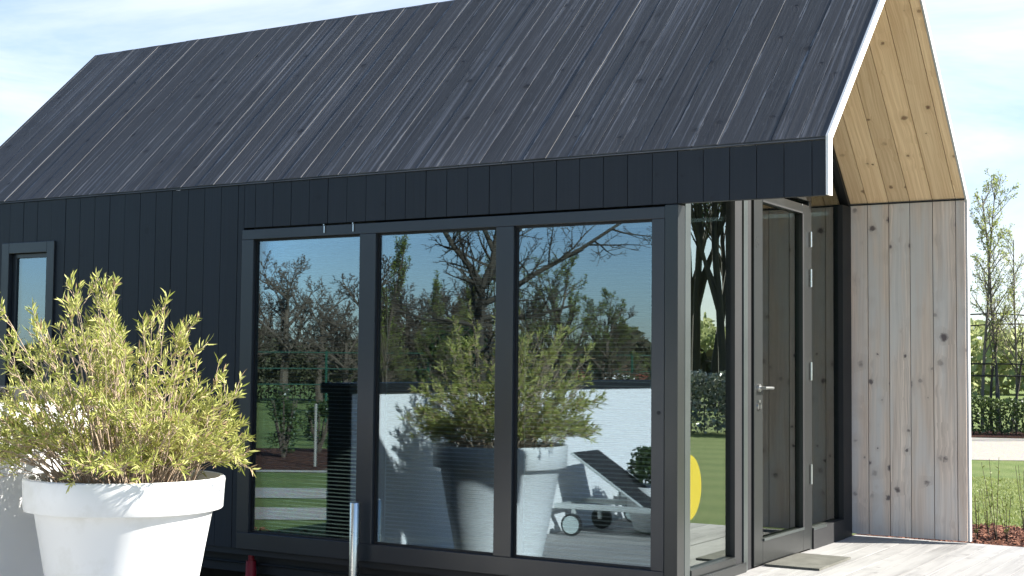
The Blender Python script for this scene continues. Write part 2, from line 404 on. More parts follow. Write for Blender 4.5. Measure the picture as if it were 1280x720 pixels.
# direct view, right: gravel path and mulch bed beyond the lawn
def band(name,pts,z,mat): return sheet(name,pts,z,mat)
band('path',[(-22,12.5),(-2.2,18.9),(2.2,21.5),(3.6,25.2),(1.0,29.0),(-4.0,27.4),(-22,22.)],G-.004,M['gravel'])
band('flower_bed',[(-22,22.2),(-4.0,27.6),(1.5,29.6),(1.8,32.),(-4.,31.5),(-22,26)],G-.002,M['mulch'])
# camera side, mirrored in the left pane (bands lie across the mirrored view)
vd=Vector((-.518,-.855,0)); vr=Vector((.855,-.518,0)); MC=Vector((3.315,7.35,0))
def strip(name,y0,y1,mat,z,l=-9,r=1.2):
    def dist(y): return 1722*1.65/(y-455.)
    a,b=dist(y0),dist(y1); q=[]
    for dd,k in ((a,l),(a,r),(b,r),(b,l)):
        kk=k*dd/18.-.35*dd*.42
        p=MC+vd*dd+vr*kk; q.append((p.x,p.y))
    return band(name,q,z,mat)
for i,(ya,yb) in enumerate([(610,622.5),(634,649)]): strip('path',yb,ya,M['gravel'],G-.004,-12,4.)
strip('edging',590.5,588,M['gravel'],G-.003,-12,5.)
strip('flower_bed',588,561,M['mulch'],G-.002,-14,6)
# bark bed along the house front and round the deck edge
band('bark_bed',[(-9.5,-5.1),(-3.66,-1.0),(-3.3,-1.12),(.5,-1.1),(.5,.0),(-6.5,-.0),(-8,-1.5)],G-.001,M['mulch'])
band('bark_bed',[(.5,3.35),(1.5,3.35),(1.25,5.2),(1.0,7.6),(.2,7.9),(-.9,7.8),(-.9,3.35)],G+.002,M['mulch'])
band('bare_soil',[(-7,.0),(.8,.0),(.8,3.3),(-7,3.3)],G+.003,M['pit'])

# terrace deck by the gable, z = 0
m=MB(); x=.003
dt=empty('deck_terrace'); tag(dt,kind='structure')
while x<4.2:
    wdt=.142
    m.hexa((x,-.9,-.028),(0,1,0),(1,0,0),(0,0,1),4.24,wdt,.028+random.uniform(-.0012,.0012),uo=random.random()*30,vo=random.random()*9)
    x+=wdt+.005
m.build('board',M['deck'],dt)
m=MB(); m.box(.01,4.2,-.88,3.33,G,-.03); m.build('substructure',M['clad_edge'],dt)
# lower deck on the garden side
dl=empty('deck'); tag(dl,kind='structure')
m=MB(); y=-12.
while y<-1.15:
    x=-3.3
    while x<7.5:
        ln=min(random.choice((2.4,3.0,3.6)),7.5-x)
        m.hexa((x,y,G),(1,0,0),(0,1,0),(0,0,1),ln-.004,.142,.03+random.uniform(-.001,.001),uo=random.random()*30,vo=random.random()*9)
        x+=ln
    y+=.147
m.build('board',M['deck'],dl)

# ------------------------------------------------------------------ the cabin
cab=empty('cabin'); tag(cab,'black timber clad cabin with pitched board roof, glazed front and open pale pine gable porch','house')
XO=.892; XL=-6.79; YR=1.655; ZE=2.583; ZR=4.196; YF=3.31
sl=math.atan2(ZR-ZE,YR); cs,sn=math.cos(sl),math.sin(sl); LS=math.hypot(ZR-ZE,YR)
# roof boards (near slope): run from the eave up to the ridge
def roof_boards(name,side):
    random.seed(11+side); m=MB(); x=XO-.004
    if side==0: Ud=Vector((0,cs,sn)); N=Vector((0,-sn,cs)); y0=0.
    else: Ud=Vector((0,-cs,sn)); N=Vector((0,sn,cs)); y0=YF
    while x>XL:
        wb=min(.1625,x-XL); t=.020+random.uniform(-.0018,.0016)
        if random.random()<.10: t+=.002
        o=Vector((x-wb+.0045,y0,ZE))-N*.020-Ud*.004
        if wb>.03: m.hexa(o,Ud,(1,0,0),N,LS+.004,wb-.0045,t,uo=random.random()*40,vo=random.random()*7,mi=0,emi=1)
        x-=wb
    return m
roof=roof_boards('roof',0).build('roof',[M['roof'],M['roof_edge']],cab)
roof['label']='weathered dark grey board roof slope facing the garden'
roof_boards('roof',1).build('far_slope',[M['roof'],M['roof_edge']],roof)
# structural slab under the boards
def off(pt,n,d): return (pt[0]+n[0]*d,pt[1]+n[1]*d)
m=MB()
A=(.03,ZE-.028+.03*(ZR-ZE)/YR); B=(YR,ZR-.028); C_=(YF,ZE-.028); tt=.010
m.prism([A,B,C_,(YF,ZE-.028-tt),(YR,ZR-.028-tt),(.03,ZE-.028-tt+.03)],'x',XL+.02,XO-.010)
m.build('roof_core',M['clad_edge'],roof)
# pale verge trim along the gable edge of the roof
m=MB()
m.prism([(-.004,2.253),(-.004,ZE),(YR,ZR+.004),(YR,ZR-.074),(.062,ZE-.014),(.062,2.253)],'x',XO-.0098,XO+.006)
m.build('verge_trim',M['trim'],cab)
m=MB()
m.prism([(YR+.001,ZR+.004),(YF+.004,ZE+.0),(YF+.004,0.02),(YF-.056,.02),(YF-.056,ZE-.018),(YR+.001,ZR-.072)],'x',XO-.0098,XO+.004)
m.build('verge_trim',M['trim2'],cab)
m=MB(); m.prism([(-.009,ZE-.020),(-.009,ZE-.013),(.02,ZE-.012),(.02,ZE-.020)],'x',XL,XO-.01); m.build('drip_strip',M['roof_edge'],roof)
# ridge cap
# fascia boards (front, continuing past the corner) and wall boards
random.seed(21)
def vboards(x0,x1,y0,th,z0,z1,xstart,step,mat,parent,name,face=-1,holes=()):
    m=MB(); k=math.floor((x0-xstart)/step); x=xstart+k*step
    while x<x1:
        a=max(x,x0)+.002; b=min(x+step,x1)-.002
        if b-a>.01:
            t=th+random.uniform(-.0015,.0015); rn=random.random(); uo=random.random()*30; vo=random.random()*9
            segs=[(a,b,z0,z1)]
            for (hx0,hx1,hz0,hz1) in holes:
                ns=[]
                for (p,q,r0,r1) in segs:
                    if q<=hx0 or p>=hx1: ns.append((p,q,r0,r1)); continue
                    if p<hx0: ns.append((p,hx0,r0,r1)); p2=hx0
                    else: p2=p
                    if q>hx1: ns.append((hx1,q,r0,r1)); q2=hx1
                    else: q2=q
                    if hz0>r0: ns.append((p2,q2,r0,hz0))
                    if hz1<r1: ns.append((p2,q2,hz1,r1))
                segs=ns
            for (p,q,r0,r1) in segs:
                if face<0: m.hexa((p,y0-t,r0),(0,0,1),(1,0,0),(0,-1,0),r1-r0,q-p,-t,rn,uo+r0,vo+p-a)
                else: m.hexa((p,y0,r0),(0,0,1),(1,0,0),(0,1,0),r1-r0,q-p,t,rn,uo+r0,vo+p-a)
        x+=step
    return m
BW=.1625
def vb(x0,x1,yf,z0,z1,holes=(),th=.02):
    m=MB(); k=math.floor((x0+.01)/BW); x=-.01+k*BW
    while x<x1:
        a=max(x,x0)+.002; b=min(x+BW,x1)-.002
        if b-a>.012:
            dy=random.uniform(-.0014,.0014); rn=random.random(); uo=random.random()*30; vo=random.random()*9
            segs=[(a,b,z0,z1)]
            for (hx0,hx1,hz0,hz1) in holes:
                ns=[]
                for (p,q,r0,r1) in segs:
                    if q<=hx0 or p>=hx1: ns.append((p,q,r0,r1)); continue
                    p2,q2=p,q
                    if p<hx0: ns.append((p,hx0,r0,r1)); p2=hx0
                    if q>hx1: ns.append((hx1,q,r0,r1)); q2=hx1
                    if hz0>r0: ns.append((p2,q2,r0,hz0))
                    if hz1<r1: ns.append((p2,q2,hz1,r1))
                segs=ns
            for (p,q,r0,r1) in segs:
                m.hexa((p,yf+dy,r0),(0,0,1),(1,0,0),(0,1,0),r1-r0,q-p,th,rn,uo+r0,vo+p-a)
        x+=BW
    return m
fa=vb(-3.363,XO-.012,.0,2.252,ZE-.024).build('fascia',M['clad'],cab)
m=MB(); m.box(-3.363,XO-.012,.024,.058,2.254,ZE-.05); m.build('backing',M['clad_edge'],fa)
WIN=(-3.363,0.0,-.0,2.236); SW=(-5.926,-5.313,.95,2.236)
fw_=vb(XL,-3.364,.0,.0,ZE-.024,[SW]).build('front_wall',M['clad'],cab)
m=MB()
for (a,b,c,d) in ((XL,SW[0],.0,ZE-.05),(SW[1],-3.364,.0,ZE-.05),(SW[0],SW[1],.0,SW[2]),(SW[0],SW[1],SW[3],ZE-.05)): m.box(a,b,.024,.11,c,d)
m.build('backing',M['clad_edge'],fw_)
m=MB(); m.box(XL,-.02,.02,.10,-.045,-.002); m.build('sill_rail',M['pit'],fw_)

# ---- front window band
def frame_box(m,x0,x1,y0,y1,z0,z1): m.box(x0,x1,y0,y1,z0,z1)
panes=[(-3.257,-2.319),(-2.186,-1.244),(-1.115,-.166)]
ZT,ZB=2.166,.115
win=MB()
ya,yb=-.016,.085
win.box(-3.363,-.083,ya,yb,ZT,2.236,'x'); win.box(-3.363,-.083,ya,yb,.0,ZB,'x')
xs=[-3.363]+[q for p in panes for q in p]+[-.083]
for a,b in ((-3.363,-3.257),(-2.319,-2.186),(-1.244,-1.115),(-.166,-.083)): win.box(a,b,ya-.002,yb,ZB+.0005,ZT-.0005)
W1=win.build('window_band',M['frame'],cab,bevel=.003)
W1['label']='anthracite frame of the wide three pane front window'
for i,(a,b) in enumerate(panes):
    # dark gasket ring round the glass
    m=MB(); g=.014
    m.box(a,a+g,.012,.03,ZB,ZT); m.box(b-g,b,.012,.03,ZB,ZT); m.box(a+g,b-g,.012,.03,ZT-g,ZT,'x'); m.box(a+g,b-g,.012,.03,ZB,ZB+g,'x')
    m.build('gasket',M['black'],W1)
    # one pane is a hair out of true
    o=MB(); o.box(a+.004,b-.004,.018,.024,ZB+.004,ZT-.004)
    ob=o.build('pane',M['glass'],W1)
for x in (-2.619,-2.372):
    m=MB(); m.box(x-.004,x+.004,-.024,-.018,2.185,2.232); m.box(x-.004,x+.004,-.030,-.020,2.236,2.244); m.build('clip',M['steel'],W1)
m=MB(); m.tube([(-.118,-.02,1.03),(-.118,-.0175,1.03)],[.012,.012],12); m.build('drain_cap',M['black'],W1)

# small window
sw=empty('window'); sw.parent=cab; sw['label']='narrow small window left of the wide window'
m=MB(); a,b,c,d=SW
m.box(a,a+.085,-.018,.08,c,d); m.box(b-.085,b,-.018,.08,c,d); m.box(a+.085,b-.085,-.018,.08,d-.085,d,'x'); m.box(a+.085,b-.085,-.018,.08,c,c+.085,'x')
m.build('frame',M['frame'],sw,bevel=.003)
m=MB(); a2,b2,c2,d2=a+.087,b-.087,c+.087,d-.087
m.box(a2,a2+.045,.022,.07,c2,d2); m.box(b2-.03,b2,.022,.07,c2,d2); m.box(a2+.045,b2-.03,.022,.07,d2-.035,d2,'x'); m.box(a2+.045,b2-.03,.022,.07,c2,c2+.035,'x')
m.build('sash',M['frame'],sw,bevel=.003)
m=MB(); m.box(a2+.04,b2-.025,.036,.042,c2+.03,d2-.03); m.build('pane',M['glass'],sw)
m=MB(); m.box(a2+.02,b2-.01,.074,.078,c2+.02,d2-.02); m.build('roller_blind',M['slat'],sw)

# ---- gable glazing in the plane x = 0
gz=empty('gable_window'); gz.parent=cab; gz['label']='tall glazing of the gable beside the door'
def zt(y,dn=0.): return ZE+(ZR-ZE)/YR*(y if y<YR else YF-y)-.068-dn     # underside of the roof over y
m=MB()  # corner post
m.box(-.0825,.002,-.017,.085,-.0,2.245); m.build('corner_post',M['gframe'],gz,bevel=.004)
m=MB(); m.box(-.06,.004,.087,.166,0.,2.42); m.build('mullion',M['pframe'],gz,bevel=.004)
m=MB(); m.box(-.06,.004,.853,.90,0.,zt(.87,.03)); m.box(-.06,-.001,.902,.986,0.,zt(.9,.03)); m.build('mullion',M['black'],gz)
m=MB(); m.box(-.06,.012,.988,1.056,0.,zt(1.,.03)); m.build('mullion',M['pframe'],gz,bevel=.004)
m=MB(); m.box(-.06,-.004,1.058,1.155,0.,zt(1.1,.03)); m.build('mullion',M['black'],gz)
m=MB(); m.box(-.06,.030,.0,.987,.0,.062,'y'); m.box(-.06,.012,.166,.853,.062,.108,'y'); m.build('sill',M['gframe'],gz,bevel=.003)
m=MB(); m.prism([(.16,.10),(.86,.10),(.86,zt(.86,.03)),(.16,zt(.16,.03))],'x',-.034,-.028); pn=m.build('pane',M['gglass2'],gz)
# round yellow film on the pane, cut by the frame
m=MB(); pts=[]; cy,cz,rr=.20,.585,.195
for k in range(65):
    a=-math.pi*.5+math.pi*k/64*1.0
    pts.append((cy+rr*math.cos(a),cz+rr*math.sin(a)))
pts+= [(.168,cz+rr*.985),(.168,cz-rr*.985)]
m.prism(pts,'x',-.0275,-.0265); m.build('sticker',M['sticker'],gz)['label']='yellow translucent round film on the glass beside the corner post'
# fixed light beyond the door + apex glazing
m=MB(); m.prism([(2.31,.14),(3.05,.14),(3.05,zt(3.05,.03)),(YR,ZR-.12),(1.16,zt(1.16,.03)),(1.16,2.56),(2.31,2.56)],'x',-.034,-.028); m.build('pane',M['gglass'],gz)
m=MB(); m.box(-.06,.02,2.306,3.03,.0,.15,'y'); m.box(-.06,.010,3.03,3.236,.0,2.56); m.build('side_frame',M['black'],gz)
m=MB(); m.box(-.0,.022,2.31,2.60,.135,.152,'y'); m.build('drip_sill',M['pframe'],gz,bevel=.002)
# sloped black frame following the soffit
m=MB()
for (p,q) in (((.10,zt(.10)-.002),(YR,ZR-.07)),((YR,ZR-.07),(3.236,zt(3.236)-.002))):
    d=.06
    m.prism([p,q,(q[0],q[1]-d),(p[0],p[1]-d)],'x',-.06,.008)
m.build('slope_frame',M['black'],gz)
# door
door=empty('door'); door.parent=cab; door['label']='tall glazed door in dark satin frame with steel lever handle'
d0,d1=1.160,2.245; zt_=2.468
m=MB()
m.box(-.05,.014,d0,1.314,.012,zt_); m.box(-.05,.014,2.100,d1,.012,zt_); m.box(-.05,.014,1.3145,2.0995,.012,.172,'y'); m.box(-.05,.014,1.3145,2.0995,2.402,zt_,'y')
m.build('leaf_frame',M['gframe'],door,bevel=.004)
m=MB(); m.box(.0145,.0165,2.096,2.122,.175,2.40); m.box(.0145,.0165,1.3145,2.0995,2.400,2.412,'y'); m.build('gasket',M['black'],door)
m=MB(); m.box(.0145,.026,1.3145,2.098,.160,.178,'y'); m.build('drip_sill',M['pframe'],door,bevel=.002)
m=MB(); m.box(-.02,-.014,1.31,2.104,.168,2.406); m.build('pane',M['gglass'],door)
m=MB(); m.box(-.06,.010,2.248,2.304,.0,2.50); m.box(-.06,.010,1.158,2.304,2.502,2.545,'y'); m.build('jamb',M['gframe'],door,bevel=.003)
m=MB(); m.prism([(1.158,2.547),(2.304,2.547),(2.304,zt(2.304,.07)),(YR,ZR-.16),(1.158,zt(1.158,.07))],'x',-.05,-.036); m.build('transom_panel',M['transom'],door)
m=MB()
hy=1.236
m.tube([(.0145,hy,1.165),(.026,hy,1.165)],[.027,.026],20); m.tube([(.026,hy,1.165),(.062,hy,1.165)],[.011,.011],12)
m.tube([(.060,hy-.008,1.165),(.063,hy+.05,1.165),(.063,hy+.135,1.163)],[.011,.0105,.0105],12)
m.build('handle',M['steel'],door,smooth=False,autos=40)
m=MB(); m.tube([(.0145,hy,1.045),(.024,hy,1.045)],[.027,.026],20); m.box(.0147,.024,hy-.012,hy+.012,1.02,1.085); m.build('keyhole',M['steel'],door,autos=40)
m=MB(); m.box(.0245,.0255,hy-.004,hy+.004,1.03,1.052); m.build('key_slot',M['black'],door)
for (z0,z1) in ((2.17,2.28),(1.88,2.01),(1.21,1.34),(.47,.61)):
    m=MB(); m.tube([(.024,2.247,z0),(.024,2.247,z1)],[.009,.009],10); m.build('hinge',M['steel'],door)
# door mat
m=MB(); m.box(.030,.40,1.30,1.955,.002,.016,'y'); o=m.build('doormat',M['mat']); tag(o,'flat grey woven doormat lying before the glazed door','doormat')

# ---- porch: wing wall and pine soffit
def porch_boards(kind):
    random.seed(31 if kind=='wing' else (32 if kind=='far' else 33))
    m=MB(); x=XO-.012; ws=[.07,.172,.172,.162,.165,.156,.151]
    i=0
    while x>-.02:
        wb=ws[i] if i<len(ws) else .16
        if kind=='wing':
            a=x-wb+.0055; m.hexa((a,3.241+random.uniform(-.001,.001),.022),(0,0,1),(1,0,0),(0,1,0),ZE+.002-.022,wb-.0055,.018,uo=random.random()*40,vo=random.random()*9)
        elif kind=='far':
            Ud=Vector((0,-cs,sn)); N=Vector((0,sn,cs)); L0=Vector((x-wb+.005,3.24,ZE+.004))
            m.hexa(L0+N*random.uniform(-.001,.001),Ud,(1,0,0),N,(3.24-YR)/cs-.02,wb-.005,.018,uo=random.random()*40,vo=random.random()*9)
        else:
            Ud=Vector((0,cs,sn)); N=Vector((0,-sn,cs)); L0=Vector((x-wb+.003,.064,ZE-.001))
            m.hexa(L0,Ud,(1,0,0),N,(YR-.064)/cs-.02,wb-.003,.018,uo=random.random()*40,vo=random.random()*9)
        x-=wb; i+=1
    return m
ww=porch_boards('wing').build('wing_wall',M['wing'],cab); ww['label']='whitewashed knotty pine side wall of the porch'
m=MB(); m.box(-.01,XO-.011,3.262,3.30,.021,ZE-.04); m.build('backing',M['clad'],ww)
m=MB(); m.box(-.01,XO-.013,3.232,3.2395,ZE-.012,ZE-.001); m.build('joint',M['black'],ww)
sf=porch_boards('far').build('soffit',M['soffit'],cab); sf['label']='golden knotty pine lining under the porch roof'
porch_boards('near').build('near_lining',M['soffit'],sf)
# interior shell
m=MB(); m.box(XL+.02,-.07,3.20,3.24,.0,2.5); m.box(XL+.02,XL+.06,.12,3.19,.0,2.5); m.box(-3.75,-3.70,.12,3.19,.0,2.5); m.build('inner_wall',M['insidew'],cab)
m=MB(); m.box(XL,-.065,.09,3.24,-.04,.0,'x'); m.build('floor',M['floorin'],cab)
m=MB(); m.box(XL,XL+.02,.02,3.30,.0,2.5); m.box(XL,-.02,3.242,3.30,.0,2.5); m.build('rear_wall',M['clad'],cab)
m=MB(); m.prism([(.02,2.5),(3.30,2.5),(YR,ZR-.13)],'x',XL,XL+.02); m.build('rear_gable',M['clad'],cab)
m=MB(); m.box(-3.2,-1.2,2.60,3.18,.0,.90,'x'); m.box(-3.22,-1.18,2.58,3.19,.902,.94,'x'); m.build('kitchen_counter',M['inside'],cab)
# chassis under the floor
m=MB(); m.box(XL,.0,.20,.28,-.20,-.06,'x'); m.box(XL,.0,2.9,3.0,-.20,-.06,'x')
for x in (-6,-4.5,-3,-1.5,-.2): m.box(x,x+.06,.28,2.9,-.18,-.07,'y')
m.build('chassis',M['pit'],cab)
m=MB(); m.tube([(XL,.17,-.128),(-.4,.17,-.128)],[.008,.008],8); m.build('brake_rod',M['gframe'],cab)
# red jack
m=MB(); m.tube([(-3.36,.14,G+.01),(-3.36,.14,-.10)],[.042,.036],18); m.tube([(-3.36,.14,G+.005),(-3.36,.14,G+.02)],[.09,.09],20); m.tube([(-3.36,.14,-.10),(-3.36,.14,-.06)],[.022,.022],12)
o=m.build('jack_stand',M['red'],None,autos=40); tag(o,'red steel jack stand under the front edge of the cabin','jack stand')

# ---- venetian blinds, hung inside the wide window
def blind(i,a,b):
    e=empty('venetian_blind',((a+b)/2,.115,ZT)); w=b-a-.02
    m=MB(); n=int((ZT-ZB-.03)/.0262)
    for k in range(n):
        z=-.045-k*.0262; c=.0115; tl=R(14)
        dy,dz=c*math.cos(tl),c*math.sin(tl)
        th=.0006
        P=[(-w/2,-dy,z-dz),(w/2,-dy,z-dz),(w/2,0,z+.0012),(-w/2,0,z+.0012),(w/2,dy,z+dz),(-w/2,dy,z+dz)]
        m.quad([P[0],P[1],P[2],P[3]]); m.quad([P[3],P[2],P[4],P[5]])
    m.build('slats',M['slat'],e)
    m=MB(); m.box(-w/2,w/2,-.014,.014,-.03,-.0,'x'); m.build('headrail',M['slat'],e)
    m=MB(); m.tube([(-w/2+.012,-.016,-.03),(-w/2+.012,-.016,-(ZT-ZB)+.02)],[.0035,.0035],6); m.tube([(w/2-.05,-.016,-.03),(w/2-.05,-.016,-1.2)],[.002,.002],5)
    m.build('cord',M['slat'],e)
    tag(e,['white slatted blind inside the leftmost large pane','white slatted blind inside the middle large pane','white slatted blind inside the large pane nearest the cabin corner'][i],'blind','blinds hung inside the wide window')
for i,(a,b) in enumerate(panes): blind(i,a,b)

# ------------------------------------------------------------------ garden wall
gw=empty('garden_wall',(-3.32,-1.18,G)); tag(gw,'low white rendered garden wall with black coping behind the potted shrub','wall')
m=MB(); m.box(-.20,0,-8.2,-.004,0,1.065-G,'y'); m.build('rendered_wall',M['white'],gw,bevel=.004)
m=MB(); m.box(-.22,-.003,-.003,.02,0,1.064-G); m.build('end_panel',M['coping'],gw)
m=MB(); m.box(-.27,.02,-8.25,.06,1.066-G,1.146-G,'y'); m.build('coping',M['coping'],gw,bevel=.004)

# ------------------------------------------------------------------ planter and shrub
PX,PY=-2.426,-1.938
pl=empty('planter',(PX,PY,G)); tag(pl,'large white tapered planter with thick rim standing before the cabin','planter')
z=-G
prof=[(.30,.03),(.315,.032),(.402,.1+z),(.473,.490+z),(.479,.498+z),(.523,.499+z),(.529,.506+z),(.537,.655+z),(.534,.668+z),(.526,.674+z),(.508,.672+z),(.500,.662+z),(.492,.56+z),(.47,.54+z)]
prof=[(a,b+.0) for a,b in prof]
m=MB(); m.lathe(prof[:1]+prof[1:],0,0,96); m.f=[f for f in m.f]; 
o=m.build('pot',M['pot'],pl,autos=38)
m=MB(); m.lathe([(.48,.595+z),(.30,.605+z),(.0001,.612+z)],0,0,64); m.build('soil',M['soil'],pl,smooth=True)

sh=empty('potted_shrub',(PX,PY,.60)); tag(sh,'wispy shrub with narrow yellow green leaves growing in the white planter','shrub')
random.seed(77)
st=MB(); lf=MB()
def leaf(m,p,d,L,W,up_=None):
    d=d.normalized(); sd=d.cross(Vector((random.uniform(-1,1),random.uniform(-1,1),random.uniform(-1,1))))
    if sd.length<.05: sd=d.orthogonal()
    sd.normalize(); nn=d.cross(sd); rn=random.random()
    bend=random.uniform(-.12,.16)*L
    a=p; b=p+d*L*.35+nn*bend*.4; c=p+d*L+nn*bend*-1.
    mid=p+d*L*.68+nn*bend*.1
    fold=nn*W*.22
    n=len(m.v); m.v.extend([tuple(a),tuple(b+sd*W*.5+fold),tuple(b-sd*W*.5+fold),tuple(b),tuple(mid+sd*W*.38+fold*.6),tuple(mid-sd*W*.38+fold*.6),tuple(mid),tuple(c)])
    for f in ((0,3,1),(0,2,3),(3,6,4,1),(2,5,6,3),(6,7,4),(5,7,6)): m.face([n+i for i in f],None,rn)
def envelope(r,ang):
    # lateral radius and direction -> height of the crown above the rim
    h=1.07*math.sqrt(max(0,1-(r/.82)**3.0))
    side=math.cos(ang)  # +1 = towards image right
    return h*(1-.13*max(0,side)*(r/.5))+.10*max(0,-side)*(r/.4)
vrt=Vector((.72,.70,0)).normalized()   # image right at the pot
vdp=Vector((-.70,.72,0))
NS=265
for i in range(NS):
    ang=random.uniform(0,2*math.pi); r=.77*math.sqrt(random.random())
    if i<10: r=.12*random.random()
    hh=envelope(r,ang)*random.uniform(.80,1.03)
    if random.random()<.30: hh*=random.uniform(.45,.85)
    if i>=128: hh*=random.uniform(.08,.5)
    if r>.55: hh*=random.uniform(.45,1.05); hh=max(hh,.0+.12*random.random())
    dirl=vrt*math.cos(ang)+vdp*math.sin(ang)
    hh*=min(1.02,.95+.30*mn.noise(Vector((math.cos(ang)*1.9+7,math.sin(ang)*1.9,r*4.5))))
    hh=min(hh,1.08)
    tip=dirl*r+Vector((.06,-.13,0))*min(1.,hh+.2)+Vector((0,0,.07+hh))
    tip-=vrt*.03
    if dirl.y*r>.40: tip.y*=.80
    b0=dirl*min(.32,r*.42+.04*random.random())+Vector((random.uniform(-.05,.05),random.uniform(-.05,.05),.0))
    midp=b0.lerp(tip,.5)+Vector((0,0,.16*r))-dirl*r*.06+Vector((random.uniform(-.03,.03),random.uniform(-.03,.03),0))
    pts=[]
    for k in range(8):
        t=k/7; p=b0*(1-t)**2+midp*2*t*(1-t)+tip*t*t
        p+=Vector((mn.noise(Vector((i*3.1,t*3,0))),mn.noise(Vector((i*3.1,t*3,5))),0))*.025*t
        pts.append(p)
    r0=random.uniform(.0032,.0058)
    st.tube(pts,[r0*(1-.75*k/7) for k in range(8)],5,False)
    # side twigs
    ends=[(pts[-1],(pts[-1]-pts[-2]).normalized(),1.)]
    for k in range(random.randint(4,6)):
        t=random.uniform(.48,.97); f=t*7; j=int(f); p=pts[j].lerp(pts[min(j+1,7)],f-j)
        dm=(pts[min(j+1,7)]-pts[j]).normalized() if j<7 else (pts[7]-pts[6]).normalized()
        q=Vector((random.gauss(0,1),random.gauss(0,1),random.gauss(.25,.5))).normalized()
        dd=(dm*.9+q*.75).normalized(); Lt=random.uniform(.05,.15)
        e=p+dd*Lt+Vector((0,0,.015)); 
        st.tube([p,p.lerp(e,.5)+q*.006,e],[.0022,.0018,.0012],4,False)
        ends.append((e,dd,random.uniform(.7,1.)))
    for (e,dd,s_) in ends:
        nl=random.randint(8,13)
        for k in range(nl):
            back=random.random()**1.3*.085
            q=Vector((random.gauss(0,1),random.gauss(0,1),random.gauss(.1,1))).normalized()
            q=(q-dd*q.dot(dd))
            if q.length<.01: continue
            q.normalize(); spread=random.uniform(.45,1.25)
            ld=(dd+q*spread+Vector((0,0,.12))).normalized()
            leaf(lf,e-dd*back,ld,random.uniform(.038,.078)*s_,random.uniform(.0068,.0112))
st.build('stems',M['stempot'],sh); lf.build('foliage',M['leafpot'],sh)

# ------------------------------------------------------------------ steel post before the window
m=MB(); m.lathe([(.032,-.15),(.032,.398),(.030,.402),(.026,.403),(.0001,.403)],0,0,32)
m.lathe([(.05,-.352+.001),(.05,-.34),(.033,-.335),(.033,-.15)],0,0,32)
o=m.build('bollard',M['steel'],None,autos=35); o.location=(-2.262,-.10,-.012); tag(o,'short round brushed steel post standing before the wide window','post')

# ------------------------------------------------------------------ sun loungers (mirrored in the right pane)
def lounger(fab,raise_,loc,rz,label):
    e=empty('sun_lounger',loc,rz)
    m=MB()
    for s in (-.3,.3):
        m.box(0,1.95,s-.018,s+.018,.25,.30,'x')
        m.box(1.80,1.84,s-.018,s+.018,0,.25); m.box(.18,.22,s-.018,s+.018,.10,.25)
    m.box(.0,.04,-.28,.28,.25,.29,'y'); m.box(1.91,1.95,-.28,.28,.25,.29,'y'); m.box(.9,.93,-.28,.28,.26,.29,'y')
    m.build('frame',M['lframe'],e,bevel=.003)
    m=MB(); m.hexa((.92,-.28,.305),(1,0,0),(0,1,0),(0,0,1),.99,.56,.012); m.build('seat',fab,e)
    a=R(raise_); d=Vector((-math.cos(a),0,math.sin(a)))
    m=MB(); m.hexa(Vector((.90,-.28,.305)),d,(0,1,0),Vector((math.sin(a),0,math.cos(a))),.86,.56,.014); m.build('backrest',fab,e)
    m=MB()
    m.tube([Vector((.90,-.29,.30)),Vector((.90,-.29,.30))+d*.87,Vector((.90,.29,.30))+d*.87,Vector((.90,.29,.30))],[.014]*4,8); m.build('back_frame',M['lframe'],e)
    m=MB(); m.tube([Vector((.45,-.2,.29)),Vector((.90,-.2,.305))+d*.5],[.01,.01],6); m.build('prop',M['lframe'],e)
    for s in (-1,1):
        m=MB(); m.tube([(.20,s*.325,.105),(.20,s*.365,.105)],[.105,.105],28); o=m.build('wheel',M['rubber'],e)
        m=MB(); m.tube([(.20,s*.3655,.105),(.20,s*.369,.105)],[.085,.085],28); m.build('disc',M['hubc'],o)
    tag(e,label,'sun lounger','sun loungers by the garden wall'); return e
lz=G+.031
lounger(M['lfab'],33,(-3.25,-4.57,lz),R(-3),'sun lounger with raised black backrest beside the white garden wall')
lounger(M['gfab'],14,(-3.24,-5.95,lz),R(2),'grey sun lounger behind the black one beside the garden wall')
# ball shrub in a white bowl
def leafball(m,c,rx,rz_,n,size,flat=1.):
    for i in range(n):
        d=Vector((random.gauss(0,1),random.gauss(0,1),random.gauss(0,1))).normalized(); r=random.uniform(.72,1.03)
        p=Vector(c)+Vector((d.x*rx*r,d.y*rx*r,d.z*rz_*r))
        q=(d+Vector((random.gauss(0,.6),random.gauss(0,.6),random.gauss(0,.6)))).normalized()
        sd=q.orthogonal().normalized(); s=size*random.uniform(.7,1.3)
        a=random.uniform(0,6.28); bb=q.cross(sd); u=sd*math.cos(a)+bb*math.sin(a); v=q.cross(u)
        m.quad([p-u*s*.5,p+v*s*.32,p+u*s*.5,p-v*s*.32],None,random.random())
e=empty('planter',(-2.50,-4.95,lz)); tag(e,'small white bowl planter behind the sun loungers','planter')
m=MB(); m.lathe([(.12,.0),(.2,.02),(.27,.25),(.28,.45),(.26,.45),(.24,.40),(.0001,.40)],0,0,40); m.build('pot',M['pot'],e,autos=40)
e=empty('ball_shrub',(-2.50,-4.95,lz+.42)); tag(e,'round dark green shrub growing in the small white bowl planter','shrub')
random.seed(3); m=MB()
for k in range(26):
    a=random.uniform(0,6.28); r=random.uniform(0,.2); leafball(m,(r*math.cos(a),r*math.sin(a),.22+random.uniform(-.10,.12)),.10,.09,70,.045)
m.build('foliage',M['darkleaf'],e)
m=MB(); m.tube([(0,0,-.02),(0,0,.2)],[.02,.015],8); m.build('stem',M['bark'],e)

